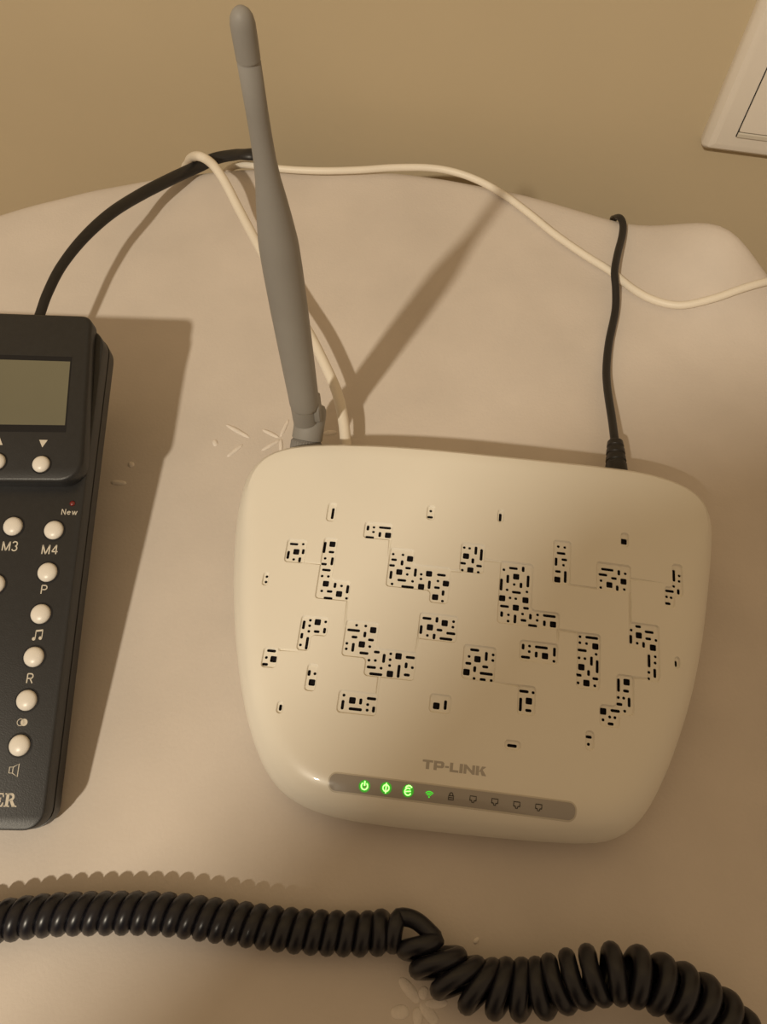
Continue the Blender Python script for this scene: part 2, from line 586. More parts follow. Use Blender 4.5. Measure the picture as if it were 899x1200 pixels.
# the slots: d round dot, s square, a/b/c short/middle/long bar, h or v its run
slots = [
    (A, 'cv 643 112;bh 352 341;d 421 342;s 369 399;av 421 398;bv 308 422;d 349 456;av 394 459;cv 582 366;s 641 342;'
        'ah 633 401;d 586 448;bv 638 470;ah 577 491;bh 595 536;d 563 581;d 610 584;d 148 586;d 141 626'),
    (E_, 's 591 93;av 660 105;d 709 110;bv 754 135;d 560 147;ah 619 151;s 690 170;bh 607 202;d 746 203;bv 425 402;'
         'd 475 368;s 530 382;d 590 380;d 469 409;d 463 451;ah 522 453;av 581 446;av 410 484;cv 449 540;d 400 553'),
    (I_, 'bh 183 84;d 144 134;s 197 147;ah 134 185;av 466 250;d 509 256;s 486 322;av 250 511'),
    (Mm, 'd 85 160;bv 75 232;s 148 200;av 211 208;ch 170 266;bh 292 187;d 263 231;d 259 273;av 307 268;s 779 241;bv 847 235'),
    (B, 'av 73 220;d 118 215;ch 201 219;d 114 250;av 162 269;s 223 275;bh 86 290;d 545 93;ah 540 139;d 263 416;d 336 422;'
        's 389 452;ah 269 458;av 329 482;ah 254 501;s 308 551;ah 374 522;bv 429 555;d 368 569;d 473 568;s 532 564;'
        'bh 625 574;bv 245 572;bh 327 613;d 408 621;d 471 603;d 599 619;s 658 638;d 254 640;d 797 367;d 837 373;'
        'bv 884 390;s 810 431;av 861 467;ah 788 485;d 782 536;s 842 537'),
    (F_, 'ch 563 181;s 665 180;bv 726 165;ah 784 187;av 830 227;s 770 258;d 825 288'),
    (C, 'cv 90 422;ah 73 506;d 67 553;bv 232 141;d 669 360;d 717 367;bh 690 411;bv 652 473;ah 714 459;d 708 500;ah 666 547;'
        's 661 608;cv 721 588'),
    (G, 'd 260 52;bh 331 42;av 405 49;cv 240 163;bv 289 121;s 352 105;cv 441 140;d 337 163;av 388 170;d 284 203;bh 354 223;'
        'd 433 219;s 247 266;d 306 264;d 349 270;s 422 282;bh 264 327;s 349 338;ah 426 342;av 243 385;d 294 391;d 400 385;'
        'bv 343 422;d 291 438;ah 407 433;av 459 405;d 513 392;ch 601 401;d 510 433;bh 475 473;av 564 455;s 629 464'),
    (D, 's 326 163;ch 202 373;bh 169 411;av 289 396;d 337 404;ah 252 439;s 324 463;d 155 455;s 218 487;d 153 507;av 277 512;'
        'd 330 522;cv 702 418;d 742 420;d 742 461;d 702 499;av 736 540;bh 670 535;d 648 577;d 682 584;ah 657 628'),
    (Hh, 'ah 434 223;d 382 249;s 439 289;bh 517 265;bv 379 318;ah 510 315;d 568 327;d 427 348;av 475 360;s 545 382;cv 516 481;'
         'd 563 450;d 562 497;bv 559 574;d 515 567;d 513 615;av 714 503'),
    (N_, 'd 254 170;ch 342 179;d 253 215;d 303 222;s 369 244;bh 270 273;d 375 303;d 247 329;d 291 335;bv 340 354;cv 383 396;'
         's 264 399;av 318 443;ah 244 459;ah 369 487;d 239 517;s 302 519;d 365 540'),
    (O_, 'cv 543 149;s 604 127;ah 600 194;d 542 242;d 582 247;bv 623 279;ah 550 293;bh 518 343;d 590 345;s 427 346;d 477 389;'
         'd 516 394;d 427 410;ah 484 441;ah 319 539;d 317 594'),
    (J, 'd 180 84;d 249 90;s 305 121;ch 158 122;av 242 154;ah 164 173;ah 288 195;d 107 220;bv 153 250;s 219 228;d 279 245;'
        'd 102 261;bh 235 294;ah 332 286;d 273 347;d 321 349;bv 385 333;d 437 299;d 432 343;s 495 317;bh 584 327;bh 291 400;'
        'd 364 407;d 428 387;av 552 386;d 599 403;ch 324 452;s 430 450;cv 496 430;ah 557 458'),
    (K, 'bh 388 161;av 463 172;s 521 197;d 588 186;d 583 227;bv 343 245;s 410 228;ah 482 249;bh 567 275;d 391 289;av 441 297;'
        'ch 530 316'),
    (L_, 'bh 233 110;d 191 158;s 254 179;bv 320 158;d 372 147;d 369 189;ah 185 210;av 233 254;ah 312 237;s 171 276;ch 320 289;'
         'd 228 324;ah 293 333;d 357 340;av 597 84;d 645 80;ch 734 91;bv 832 126;d 643 122;bh 615 164;av 695 144;s 761 155;'
         'd 828 195;bh 603 421;d 672 431;cv 577 519;s 640 494;ah 636 565'),
    (Pp, 'bh 513 541'),
]
SIZE = {'d': 1.08, 's': 2.3, 'a': 2.15, 'b': 3.3, 'c': 4.65}   # millimetres


def crop_px(o, p):
    return (o[0] + p[0] / U, o[1] + p[1] / U)


def snapped(pts):
    """Make alternating edges run along the router's own axes."""
    P = np.array(pts)
    n = len(P)
    for i in range(0, n, 2):
        P[i, 1] = P[(i + 1) % n, 1] = (P[i, 1] + P[(i + 1) % n, 1]) / 2
    for i in range(1, n, 2):
        j = (i + 1) % n
        P[i, 0] = P[j, 0] = (P[i, 0] + P[j, 0]) / 2
    return P


MM = 1000.0
panel_polys = [round_poly(snapped([lid_at(*crop_px(o, p)) for p in pts]) * MM, 1.35, 5)[::-1] for o, pts in panels]
groove_polys = []
for o, p, q in grooves:
    p, q = lid_at(*crop_px(o, p)) * MM, lid_at(*crop_px(o, q)) * MM
    if abs(p[0] - q[0]) > abs(p[1] - q[1]):
        y = (p[1] + q[1]) / 2
        x0, x1 = sorted((p[0], q[0]))
        groove_polys.append(np.array([(x0, y - .6), (x1, y - .6), (x1, y + .6), (x0, y + .6)]))
    else:
        x = (p[0] + q[0]) / 2
        y0, y1 = sorted((p[1], q[1]))
        groove_polys.append(np.array([(x - .6, y0), (x + .6, y0), (x + .6, y1), (x - .6, y1)]))
slot_polys = []
for o, txt in slots:
    for it in txt.split(';'):
        k, x, y = it.split()
        c = lid_at(*crop_px(o, (float(x), float(y)))) * MM
        s = SIZE[k[0]]
        w, h = (s, s) if k in 'ds' else ((s, 1.05) if k[1] == 'h' else (1.05, s))
        r = 0.5 if k == 'd' else (0.42 if k == 's' else 0.45)
        slot_polys.append(round_poly([(c[0] - w / 2, c[1] - h / 2), (c[0] + w / 2, c[1] - h / 2),
                                      (c[0] + w / 2, c[1] + h / 2), (c[0] - w / 2, c[1] + h / 2)], r, 2))
BEV, DEEP = 0.42, 0.75
OUTM = OUT * MM
pts, edges = [], []


def add_loop(P, closed=True):
    o = len(pts)
    pts.extend([tuple(p) for p in P])
    n = len(P)
    edges.extend([(o + i, o + (i + 1) % n) for i in range(n if closed else n - 1)])


for d in (0, 0.25, 0.8, 1.7, 3.0, 4.6, 6.6, 9.0, 11.8, 14.6, 17.2):
    add_loop(inset(OUTM, d))
for P in panel_polys + groove_polys:
    add_loop(P)
for P in panel_polys + groove_polys:
    add_loop(inset(P, BEV))
for P in slot_polys:
    add_loop(P)
gx = np.arange(OUTM[:, 0].min(), OUTM[:, 0].max(), 2.4)
gy = np.arange(OUTM[:, 1].min(), OUTM[:, 1].max(), 2.4)
grid = np.array([(x + (0.6 if j % 2 else -0.6), y) for j, y in enumerate(gy) for x in gx])
grid = grid[signed(grid, OUTM) < -18.0]
for P in panel_polys + groove_polys + slot_polys:
    near = (np.abs(grid - P.mean(0)).max(1) < 40)
    d = np.full(len(grid), 9.0)
    d[near] = seg_dist(grid[near], P, np.roll(P, -1, 0))
    grid = grid[d > 0.7]
pts.extend([tuple(p) for p in grid])
res = delaunay_2d_cdt([Vector(p) for p in pts], edges, [], 0, 1e-5, False)
CV = np.array([(v.x, v.y) for v in res[0]])
CF = np.array([tuple(f) for f in res[2]])
cent = CV[CF].mean(1)
ok = signed(cent, OUTM) < -1e-4
CF, cent = CF[ok], cent[ok]
hole = np.zeros(len(CF), bool)
for P in slot_polys:
    lo, hi = P.min(0) - .1, P.max(0) + .1
    idx = np.where(((cent > lo) & (cent < hi)).all(1))[0]
    hole[idx[inside(cent[idx], P)]] = True
CF, cent = CF[~hole], cent[~hole]
owner = np.full(len(CF), -1)
for k, P in enumerate(panel_polys):
    idx = np.where(((cent > P.min(0)) & (cent < P.max(0))).all(1))[0]
    owner[idx[inside(cent[idx], P)]] = k
# depth of the recess at each vertex
sd = np.full(len(CV), 9.0)
for P in panel_polys + groove_polys:
    lo, hi = P.min(0) - 1, P.max(0) + 1
    idx = np.where(((CV > lo) & (CV < hi)).all(1))[0]
    sd[idx] = np.minimum(sd[idx], signed(CV[idx], P))
depth = DEEP * np.clip(-sd / BEV, 0, 1)
base_z = lid_z(CV / MM) * MM
RZ0 = 0.0012                                            # the feet lift the case a little
LZ = (base_z - depth) / MM + RZ0
LID = np.array([to_world(p[0] / MM, p[1] / MM, z) for p, z in zip(CV, LZ)])


def sub_mesh(name, faces, mat, parent, thick=0.0):
    used = np.unique(faces)
    remap = {int(u): i for i, u in enumerate(used)}
    V = [LID[u] for u in used]
    Fc = [tuple(remap[int(i)] for i in f) for f in faces]
    if thick:
        # rims of the slots get the thickness of the plastic
        cnt = {}
        for f in Fc:
            for i in range(3):
                e = (f[i], f[(i + 1) % 3])
                cnt[e] = cnt.get(e, 0) + 1
        for (i, j) in [e for e in cnt if (e[1], e[0]) not in cnt]:
            o = len(V)
            V += [V[i] - np.array([0, 0, thick]), V[j] - np.array([0, 0, thick])]
            Fc.append((j, i, o, o + 1))
    return mesh_object(name, V, Fc, mat, parent, RO, sharp=24)


lid = sub_mesh('lid', CF[owner < 0], M['router'], router)
for k in range(len(panel_polys)):
    f = CF[owner == k]
    if len(f):
        sub_mesh('vent_panel', f, M['router'], lid, 0.00035)

# the case below the lid and a black sheet painting shade behind the slots
loops = []
for d, zf in ((0.0, 1.0), (0.15, 0.9), (0.9, 0.55), (2.2, 0.28), (4.0, 0.10), (6.0, 0.0)):
    P = inset(OUTM, d)
    zz = lid_z(OUT) * zf
    loops.append([to_world(p[0] / MM, p[1] / MM, z + RZ0) for p, z in zip(P, zz)])
V, Fc = loft(loops[::-1])
Fc = Fc[:-1]
mesh_object('case_bottom', V, Fc, M['router'], router, RO, sharp=40)
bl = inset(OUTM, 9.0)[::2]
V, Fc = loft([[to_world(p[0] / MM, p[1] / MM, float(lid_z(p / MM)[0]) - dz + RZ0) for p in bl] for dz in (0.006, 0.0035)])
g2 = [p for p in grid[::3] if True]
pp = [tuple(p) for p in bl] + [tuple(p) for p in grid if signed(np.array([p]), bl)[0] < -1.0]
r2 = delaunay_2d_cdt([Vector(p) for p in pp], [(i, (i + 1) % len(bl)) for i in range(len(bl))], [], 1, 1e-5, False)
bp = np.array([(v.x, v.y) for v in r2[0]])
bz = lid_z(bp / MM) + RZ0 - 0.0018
mesh_object('slot_shade_sheet', [to_world(p[0] / MM, p[1] / MM, z) for p, z in zip(bp, bz)], [tuple(f) for f in r2[2]],
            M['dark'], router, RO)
for a, b in ((-0.055, 0.045), (0.055, 0.045), (-0.045, -0.04), (0.045, -0.04)):
    V, Fc = lathe([(0.005, 0.0006), (0.005, 0.0022)], to_world(a, b, 0), seg=16)
    mesh_object('rubber_foot', V, Fc, M['dark'], router, RO, smooth=False)


def on_lid(P2, lift):
    """Local 2D points in metres laid on the lid."""
    P2 = np.array(P2)
    z = lid_z(P2) + RZ0 + lift
    return [to_world(p[0], p[1], zz) for p, zz in zip(P2, z)]


# status strip
s_tl, s_tr = lid_at(386.5, 907), lid_at(673, 941.5)
s_bl, s_br = lid_at(386.5, 927.5), lid_at(673, 962)
sx0, sx1 = (s_tl[0] + s_bl[0]) / 2, (s_tr[0] + s_br[0]) / 2
sy0, sy1 = (s_bl[1] + s_br[1]) / 2, (s_tl[1] + s_tr[1]) / 2


def strip_loop(grow):
    n = 40
    x0, x1, y0, y1 = sx0 - grow, sx1 + grow, sy0 - grow, sy1 + grow
    r = 0.0022 + grow
    top = []
    for k in range(4):
        cx, cy = [(x1 - r, y1 - r), (x0 + r, y1 - r), (x0 + r, y0 + r), (x1 - r, y0 + r)][k]
        top += arc(cx, cy, r, 90 * k, 90 * k + 90, 7)
        if k in (0, 2):
            xs = np.linspace(x1 - r, x0 + r, n) if k == 0 else np.linspace(x0 + r, x1 - r, n)
            top += [(x, y1 if k == 0 else y0) for x in xs[1:-1]]
    return np.array(top)


def draped(loop, lift, step=0.0022):
    lo, hi = loop.min(0), loop.max(0)
    g = np.array([(x, y) for x in np.arange(lo[0], hi[0], step) for y in np.arange(lo[1], hi[1], step)])
    g = g[signed(g * MM, loop * MM) < -0.5]
    P = [tuple(p * MM) for p in loop] + [tuple(p * MM) for p in g]
    r = delaunay_2d_cdt([Vector(p) for p in P], [(i, (i + 1) % len(loop)) for i in range(len(loop))], [], 1, 1e-5, False)
    q = np.array([(v.x, v.y) for v in r[0]]) / MM
    top = on_lid(q, lift)
    Fc = [tuple(f) for f in r[2]]
    o = len(top)
    n = len(loop)
    V = top + on_lid(loop, -0.0003)
    for i in range(n):
        j = (i + 1) % n
        Fc.append((j, i, o + i, o + j))
    return V, Fc


V, Fc = draped(strip_loop(0.0005), 0.00016)
mesh_object('strip_rim', V, Fc, M['rim'], router, RO, sharp=40)
V, Fc = draped(strip_loop(0.0), 0.00028)
strip = mesh_object('light_strip', V, Fc, M['strip'], router, RO, sharp=40)
strip['label'] = 'smoky grey status light strip'


def icon(name, cpx, parts, mat, scale, lift=0.0004):
    c = lid_at(*cpx)
    V, Fc = merge(parts)
    P = [c + np.array(v) * scale for v in V]
    return mesh_object(name, on_lid(P, lift), Fc, mat, strip, RO, smooth=False)


def disc(cx, cy, r, n=20):
    return [(cx + r * math.cos(2 * math.pi * k / n), cy + r * math.sin(2 * math.pi * k / n)) for k in range(n)], [tuple(range(n))]


C3, C4 = (370, 890), (480, 880)
u3, u4 = 899 / 160.0, 899 / 200.0
q3 = lambda x, y: (C3[0] + x / u3, C3[1] + y / u3)
q4 = lambda x, y: (C4[0] + x / u4, C4[1] + y / u4)
power = [ribbon(arc(0, 0, 1, 125, 415, 22), 0.38), ribbon([(0, 0.1), (0, 1.5)], 0.42)]
gear = [ribbon(arc(0, 0, 0.95, 0, 345, 22), 0.36, True), ribbon([(0, -1.5), (0, 1.5)], 0.36)]
globe = [ribbon(arc(0, -0.2, 1.0, 50, 335, 24), 0.36), ribbon([(-0.8, -0.25), (0.9, 0.0)], 0.3), ribbon(arc(0.2, 0.5, 1.05, 30, 165, 12), 0.4)]
wifi = [disc(0, -0.9, 0.28), ribbon(arc(0, -0.9, 0.85, 40, 140, 10), 0.26), ribbon(arc(0, -0.9, 1.45, 40, 140, 12), 0.26),
        ribbon(arc(0, -0.9, 2.05, 42, 138, 14), 0.26)]
lock = [ribbon([(-0.95, -1), (0.95, -1), (0.95, 0.35), (-0.95, 0.35)], 0.32, True), ribbon([(-0.9, -0.3), (0.9, -0.3)], 0.25),
        ribbon([(-0.6, 0.3)] + arc(0, 0.8, 0.6, 180, 0, 10) + [(0.6, 0.3)], 0.32)]
port = [ribbon([(-1.1, -0.4), (-1.1, 1), (1.1, 1), (1.1, -0.4)], 0.3), ribbon([(-1.2, -0.4), (-0.45, -0.4)], 0.3),
        ribbon([(1.2, -0.4), (0.45, -0.4)], 0.3), ribbon([(-0.45, -0.4), (-0.3, -1.1), (0.3, -1.1), (0.45, -0.4)], 0.3)]
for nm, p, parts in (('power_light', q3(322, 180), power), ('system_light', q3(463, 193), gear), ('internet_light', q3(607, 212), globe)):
    icon('painted_halo', p, [disc(0, 0, 1, 28)], M['ledglow'], 0.0019, 0.00036)  # glow halo around the icon, painted as a dim emissive disc
    icon(nm, p, parts, M['iconon'], 0.00105, 0.00046)
icon('wireless_light', q3(746, 236), wifi, M['icondim'], 0.00082, 0.00042)
icon('lock_icon', q4(217, 245), lock, M['iconoff'], 0.00088)
for x, y in ((332, 258), (446, 272), (561, 288), (676, 301)):
    icon('port_icon', q4(x, y), port, M['iconoff'], 0.00092)

# maker's name, wide block letters two units high
def rect(x0, y0, x1, y1):
    return [(x0, y0), (x1, y0), (x1, y1), (x0, y1)], [(0, 1, 2, 3)]


def quad(*p):
    return list(p), [(0, 1, 2, 3)]


h, w, th = 2.0, 0.62, 0.48
LET = {
    'T': (2.1, [rect(0, h - th, 2.1, h), rect(0.72, 0, 0.72 + w + .05, h - th)]),
    'P': (2.1, [rect(0, 0, w, h), rect(w, h - th, 1.75, h), rect(w, 0.55, 1.75, 0.55 + th), quad((1.45, 0.85), (1.75, 0.55), (2.08, 0.85), (2.08, 0.85)),
                rect(1.45, 0.85, 2.08, h - 0.3), quad((1.45, h - 0.3), (2.08, h - 0.3), (1.75, h), (1.45, h))]),
    '-': (0.75, [rect(0, 0.75, 0.75, 1.15)]),
    'L': (1.75, [rect(0, 0, w, h), rect(w, 0, 1.75, th)]),
    'I': (0.65, [rect(0, 0, 0.65, h)]),
    'N': (2.25, [rect(0, 0, 0.55, h), rect(1.7, 0, 2.25, h), quad((0.55, h), (0.35, h - .1), (1.5, 0), (1.9, 0)), quad((0.35, h), (0.4, 1.2), (1.75, 0), (1.0, h))]),
    'K': (2.15, [rect(0, 0, w, h), quad((w, 0.75), (w + .15, 0.75), (2.05, h), (1.2, h)), quad((0.85, 1.15), (1.25, 0), (2.15, 0), (1.35, 1.3))]),
}
LET['N'] = (2.25, [rect(0, 0, 0.55, h), rect(1.7, 0, 2.25, h), quad((0.5, h), (0.5, h - .75), (1.75, 0), (1.75, .75))])
x = 0.0
parts = []
for ch in 'TP-LINK':
    adv, ps = LET[ch]
    for v, f in ps:
        parts.append(([(px_ + x, py_) for px_, py_ in v], f))
    x += adv + 0.2
la, lb = lid_at(*q4(65, 98)), lid_at(*q4(402, 134))
lsc = (lb[0] - la[0]) / (x - 0.2)
ybase = (la[1] + lb[1]) / 2
lt = lid_at(*q4(70, 50))
hsc = (lt[1] - la[1]) / h
V, Fc = merge(parts)
logo = mesh_object('brand_lettering', on_lid([np.array([la[0] + v[0] * lsc, ybase + v[1] * hsc]) for v in V], 0.00006), Fc, M['print'], router, RO, smooth=False)

# antenna
AB = np.array([-0.0316, 0.181])
AT = np.array([-0.0314, 0.1755])


def ant(z):
    t = (z - 0.02) / 0.17
    return np.array([*(AB + (AT - AB) * t), z])


aaxis = ant(0.19) - ant(0.02)
arad = [(0.0375, 5.6), (0.0378, 5.85), (0.039, 5.95), (0.045, 5.95), (0.07, 6.15), (0.0946, 6.3), (0.112, 6.25), (0.1214, 6.08), (0.1248, 5.9), (0.133, 5.1),
        (0.1397, 4.36), (0.146, 3.55), (0.1527, 3.05), (0.16, 2.85), (0.1667, 2.8), (0.1795, 2.82), (0.1797, 2.6), (0.1802, 2.6), (0.1804, 2.85),
        (0.185, 2.9), (0.1884, 2.88), (0.1900, 2.6), (0.1911, 2.05), (0.1918, 1.3), (0.1921, 0.4)]
Lz = np.linalg.norm(aaxis) / 0.17
V, Fc = lathe([(r / 1000, (z - 0.02) * Lz) for z, r in arad], ant(0.02), aaxis, 40)
antenna = mesh_object('antenna', V, Fc, M['grey'], router, RO, sharp=50)
# hinge: barrel lying off the back of the case, the forked knuckle and the knurled collar
hs, he = at(360, 514, 0.0178), at(366, 475, 0.0262)
hax = (he - hs) / np.linalg.norm(he - hs)
hl = np.linalg.norm(he - hs)
V, Fc = lathe([(0.0060, -0.0005), (0.0064, 0.0), (0.0064, hl - 0.003), (0.0061, hl - 0.0012), (0.0052, hl + 0.0004), (0.003, hl + 0.0012)], hs, hax, 40)
mesh_object('antenna_hinge', V, Fc, M['grey'], antenna, RO, sharp=40)
kx = ant(0.03)
V, Fc = lathe([(0.0050, 0.020), (0.0055, 0.022), (0.0055, 0.0372)], (kx[0] - 0.0005, kx[1] + 0.001, 0), (0, 0, 1), 28)
mesh_object('hinge_tongue', V, Fc, M['grey'], antenna, RO, sharp=40)
fl2 = round_poly([(-0.0040, 0.0255), (0.0040, 0.0255), (0.0042, 0.040), (-0.0042, 0.040)], 0.004, 6)
V, Fc = loft([[kx + np.array([dx, p[0] + 0.001, p[1] - 0.03]) for p in inset(fl2, d)] for dx, d in ((0.0035, 0.0003), (0.0038, 0), (0.0056, 0), (0.0060, 0.0004))])
fix_normals(mesh_object('hinge_fork', V, Fc, M['grey'], antenna, RO, sharp=40))
e1 = np.cross(hax, [0, 0, 1.0])
e1 /= np.linalg.norm(e1)
e2 = np.cross(hax, e1)
loops = []
for hh in (-0.012, -0.0105, -0.0015, -0.0006):
    loops.append([hs + hax * hh + ((0.0066 if k % 2 else 0.0063) if -0.011 < hh < -0.001 else 0.0058) * (math.cos(2 * math.pi * k / 72) * e1 + math.sin(2 * math.pi * k / 72) * e2) for k in range(72)])
V, Fc = loft(loops)
fix_normals(mesh_object('knurled_collar', V, Fc, M['greydark'], antenna, RO, smooth=False))

# ---------------------------------------------------------------- desk phone
PO = at(52, 955, 0.017)
PY = math.radians(1.3)
PT = math.radians(10.4)
pu = np.array([math.cos(PY), -math.sin(PY), 0])
pv = np.array([math.sin(PY) * math.cos(PT), math.cos(PY) * math.cos(PT), math.sin(PT)])
pw = np.cross(pu, pv)
porig = (PO[0], PO[1], 0)
phone = root('desk_telephone', porig, 'charcoal desk telephone with round pearl buttons and grey display', 'telephone')


def ph(u, v, w=0.0):
    return PO + (u * pu + v * pv + w * pw) / 1000.0


def phone_uv(px, py, w=0.0):
    d = ray(px, py)
    k = ((PO - np.array([0, 0, H])) @ pw + w / 1000) / (d @ pw)
    p = np.array([0, 0, H]) + d * k - PO
    return np.array([p @ pu, p @ pv]) * 1000


def slab(name, outline, levels, mat, parent, r=4.0, sharp=30):
    """Rounded plate in phone millimetres: outline counter-clockwise, levels (inset, w)."""
    base = round_poly(outline, r, 8)
    V, Fc = loft([[ph(p[0], p[1], w) for p in inset(base, d)] for d, w in levels])
    return mesh_object(name, V, Fc, mat, parent, porig, sharp=sharp)


LEFT = -172.0
body = slab('body', [(LEFT, -6), (0, -5.0), (-3.4, 183), (LEFT, 182)], [(1.2, -14.5), (0.2, -13.5), (-0.2, -7.6), (-0.2, -7.4), (0.35, -7.3), (0.35, -6.9), (0.0, -6.8), (0.0, -0.7), (0.2, -0.25), (0.7, 0)],
            M['phone'], phone, [8, 7, 9, 8])
# wedge that carries the body on the table
wl = round_poly([(LEFT + 8, 2), (-12, 2), (-22, 172), (LEFT + 8, 172)], 6, 6)
topl = [ph(p[0], p[1], -14.2) for p in wl]
wb = round_poly([(LEFT + 20, 12), (-26, 12), (-34, 158), (LEFT + 20, 158)], 6, 6)
botl = [np.array([*ph(p[0], p[1], -14.2)[:2], 0.0006]) for p in wb]
V, Fc = loft([botl, topl])
mesh_object('stand', V, Fc, M['phonedark'], phone, porig, sharp=30)
# raised display block
blk = slab('display_block', [(LEFT + 60, 113.5), (-1.3, 115.2), (-6.9, 185.0), (LEFT + 60, 187.0)],
           [(0.0, -0.1), (0.0, 4.6), (0.5, 5.6), (1.4, 6.0)], M['phone'], phone, [8, 9, 4, 4], 40)
# display: dark well, glass
wellr = [(-90, 134.0), (-9.9, 134.8), (-12.0, 166.4), (-90, 167.5)]
V, Fc = loft([[ph(p[0], p[1], w) for p in wellr] for w in (5.0, 6.06)])
mesh_object('display_frame', V, Fc, M['phonedark'], blk, porig, smooth=False)
gl = [(-88, 137.0), (-10.6, 137.6), (-12.4, 164.3), (-88, 165.3)]
V, Fc = loft([[ph(p[0], p[1], w) for p in gl] for w in (5.5, 6.16)])
mesh_object('display_glass', V, Fc, M['lcd'], blk, porig, smooth=False)

BPX = [((47, 543), 6, 10.3, 'scroll_button'), ((-5, 540), 6, 10.3, 'scroll_button')] + [
    (p, 0, 11.4, 'button') for p in ((14, 616), (62, 620.5), (54.5, 670), (46.5, 719), (38.5, 769.5), (30, 820.5), (21.5, 873.5), (-7, 684))]
for p, w, rp, nm in BPX:
    c = phone_uv(p[0], p[1], w + 1.2)
    r = rp * 0.315
    par = blk if w else phone
    V, Fc = lathe([(r / 1000 * q, hh / 1000) for q, hh in ((1.17, 0.0), (1.17, 0.12), (1.1, 0.14))], ph(c[0], c[1], w), pw, 32)
    mesh_object('button_well', V, Fc, M['phonedark'], par, porig, smooth=False)
    V, Fc = lathe([(r / 1000 * math.cos(math.radians(a)), (0.1 + 2.0 * math.sin(math.radians(a)) ** 0.8) / 1000 if a else 0.0001) for a in (0, 10, 22, 35, 48, 60, 70, 80, 87)],
                  ph(c[0], c[1], w), pw, 32)
    mesh_object(nm, V, Fc, M['button'], par, porig)


def printed(parts, px, w, scale, name, mat=None, parent=None):
    c = phone_uv(px[0], px[1], w)
    V, Fc = merge(parts)
    return mesh_object(name, [ph(c[0] + v[0] * scale, c[1] + v[1] * scale, w + 0.07) for v in V], Fc, mat or M['label'], parent or phone, porig, smooth=False)


GL = {'M': (1.7, [[(0, 0), (0, 2)], [(0, 2), (.75, 0)], [(.75, 0), (1.5, 2)], [(1.5, 2), (1.5, 0)]]),
      'N': (1.5, [[(0, 0), (0, 2)], [(0, 2), (1.2, 0)], [(1.2, 0), (1.2, 2)]]),
      'P': (1.3, [[(0, 0), (0, 2)], [(0, 2), (.7, 2)] + arc(.7, 1.5, .5, 80, -80, 9) + [(.7, 1), (0, 1)]]),
      'R': (1.3, [[(0, 0), (0, 2)], [(0, 2), (.7, 2)] + arc(.7, 1.5, .5, 80, -80, 9) + [(.7, 1), (0, 1)], [(.6, 1), (1.2, 0)]]),
      '3': (1.3, [arc(.5, 1.5, .5, 160, -80, 12) + arc(.5, .52, .53, 80, -160, 12)]),
      '4': (1.3, [[(.9, 0), (.9, 2)], [(.9, 2), (0, .55)], [(0, .55), (1.25, .55)]]),
      'e': (1.25, [[(0.02, .75), (1.0, .75)], arc(.5, .7, .52, 5, 320, 18)]),
      'w': (1.6, [[(0, 1.35), (.4, 0)], [(.4, 0), (.8, 1.35)], [(.8, 1.35), (1.2, 0)], [(1.2, 0), (1.6, 1.35)]])}


def lettering(word, thick=0.26, gap=0.35):
    x_, parts_ = 0.0, []
    for ch_ in word:
        adv_, lines_ = GL[ch_]
        for ln in lines_:
            v_, f_ = ribbon(ln, thick)
            parts_.append(([(q[0] + x_, q[1] - 1) for q in v_], f_))
        x_ += adv_ + gap
    w_ = (x_ - gap) / 2
    return [([(q[0] - w_, q[1]) for q in v_], f_) for v_, f_ in parts_]


for t, p, sz in (('M3', (12.5, 640), 1.72), ('M4', (59, 644), 1.72), ('P', (52, 691), 1.55), ('R', (35.5, 795), 1.6), ('New', (81.5, 600), 1.12)):
    printed(lettering(t), p, 0, sz, 'printed_label')
tri = lambda s: ([(-1, -s * 0.95), (1, -s * 0.95), (0, s * 0.95)], [(0, 1, 2)])
printed([tri(-1)], (50.3, 520), 6, 1.6, 'arrow_mark', parent=blk)
printed([tri(1)], (-1, 517), 6, 1.6, 'arrow_mark', parent=blk)
note = [disc(-0.75, -0.9, 0.38), disc(0.7, -0.7, 0.38), ribbon([(-0.45, -0.9), (-0.45, 0.9)], 0.2), ribbon([(1.0, -0.7), (1.0, 1.1)], 0.2),
        ribbon([(-0.5, 0.85), (1.05, 1.05)], 0.4)]
printed(note, (44.2, 744), 0, 1.6, 'note_mark')
printed([ribbon(arc(-0.45, 0, 0.85, 0, 345, 24), 0.18, True), disc(0.45, 0, 0.9)], (26.2, 846.5), 0, 1.35, 'redial_mark')
spk = [ribbon([(-1, -0.6), (-1, 0.6), (-0.25, 0.6), (-0.25, -0.6)], 0.2, True), ribbon([(-0.25, 0.6), (0.9, 1.3), (0.9, -1.3), (-0.25, -0.6)], 0.2)]
printed(spk, (16.5, 902.5), 0, 1.6, 'speaker_mark')
# heavy serif letters of the maker's name
serifR = [rect(0.15, 0, 0.6, 2), rect(-0.05, 0, 0.8, 0.2), rect(-0.05, 1.8, 1.0, 2), ribbon(arc(0.85, 1.45, 0.42, 100, -100, 14), 0.36),
          rect(0.5, 0.88, 0.95, 1.08), quad((0.75, 0.95), (1.25, 0), (1.85, 0), (1.2, 1.0)), rect(1.2, 0, 1.95, 0.2)]
serifE = [rect(0.15, 0, 0.6, 2), rect(-0.05, 0, 1.5, 0.2), rect(-0.05, 1.8, 1.45, 2), rect(0.5, 0.9, 1.05, 1.1), rect(0.95, 0.65, 1.1, 1.35),
          quad((1.2, 0.2), (1.5, 0), (1.55, 0.65), (1.42, 0.65)), quad((1.2, 1.8), (1.37, 1.4), (1.5, 1.4), (1.45, 2))]
off = lambda ps, dx: [([(x_ + dx, y_) for x_, y_ in v], f) for v, f in ps]
printed(off(serifE, -1.72) + off(serifR, 0), (4.5, 945.5), 0, 2.15, 'brand_lettering')
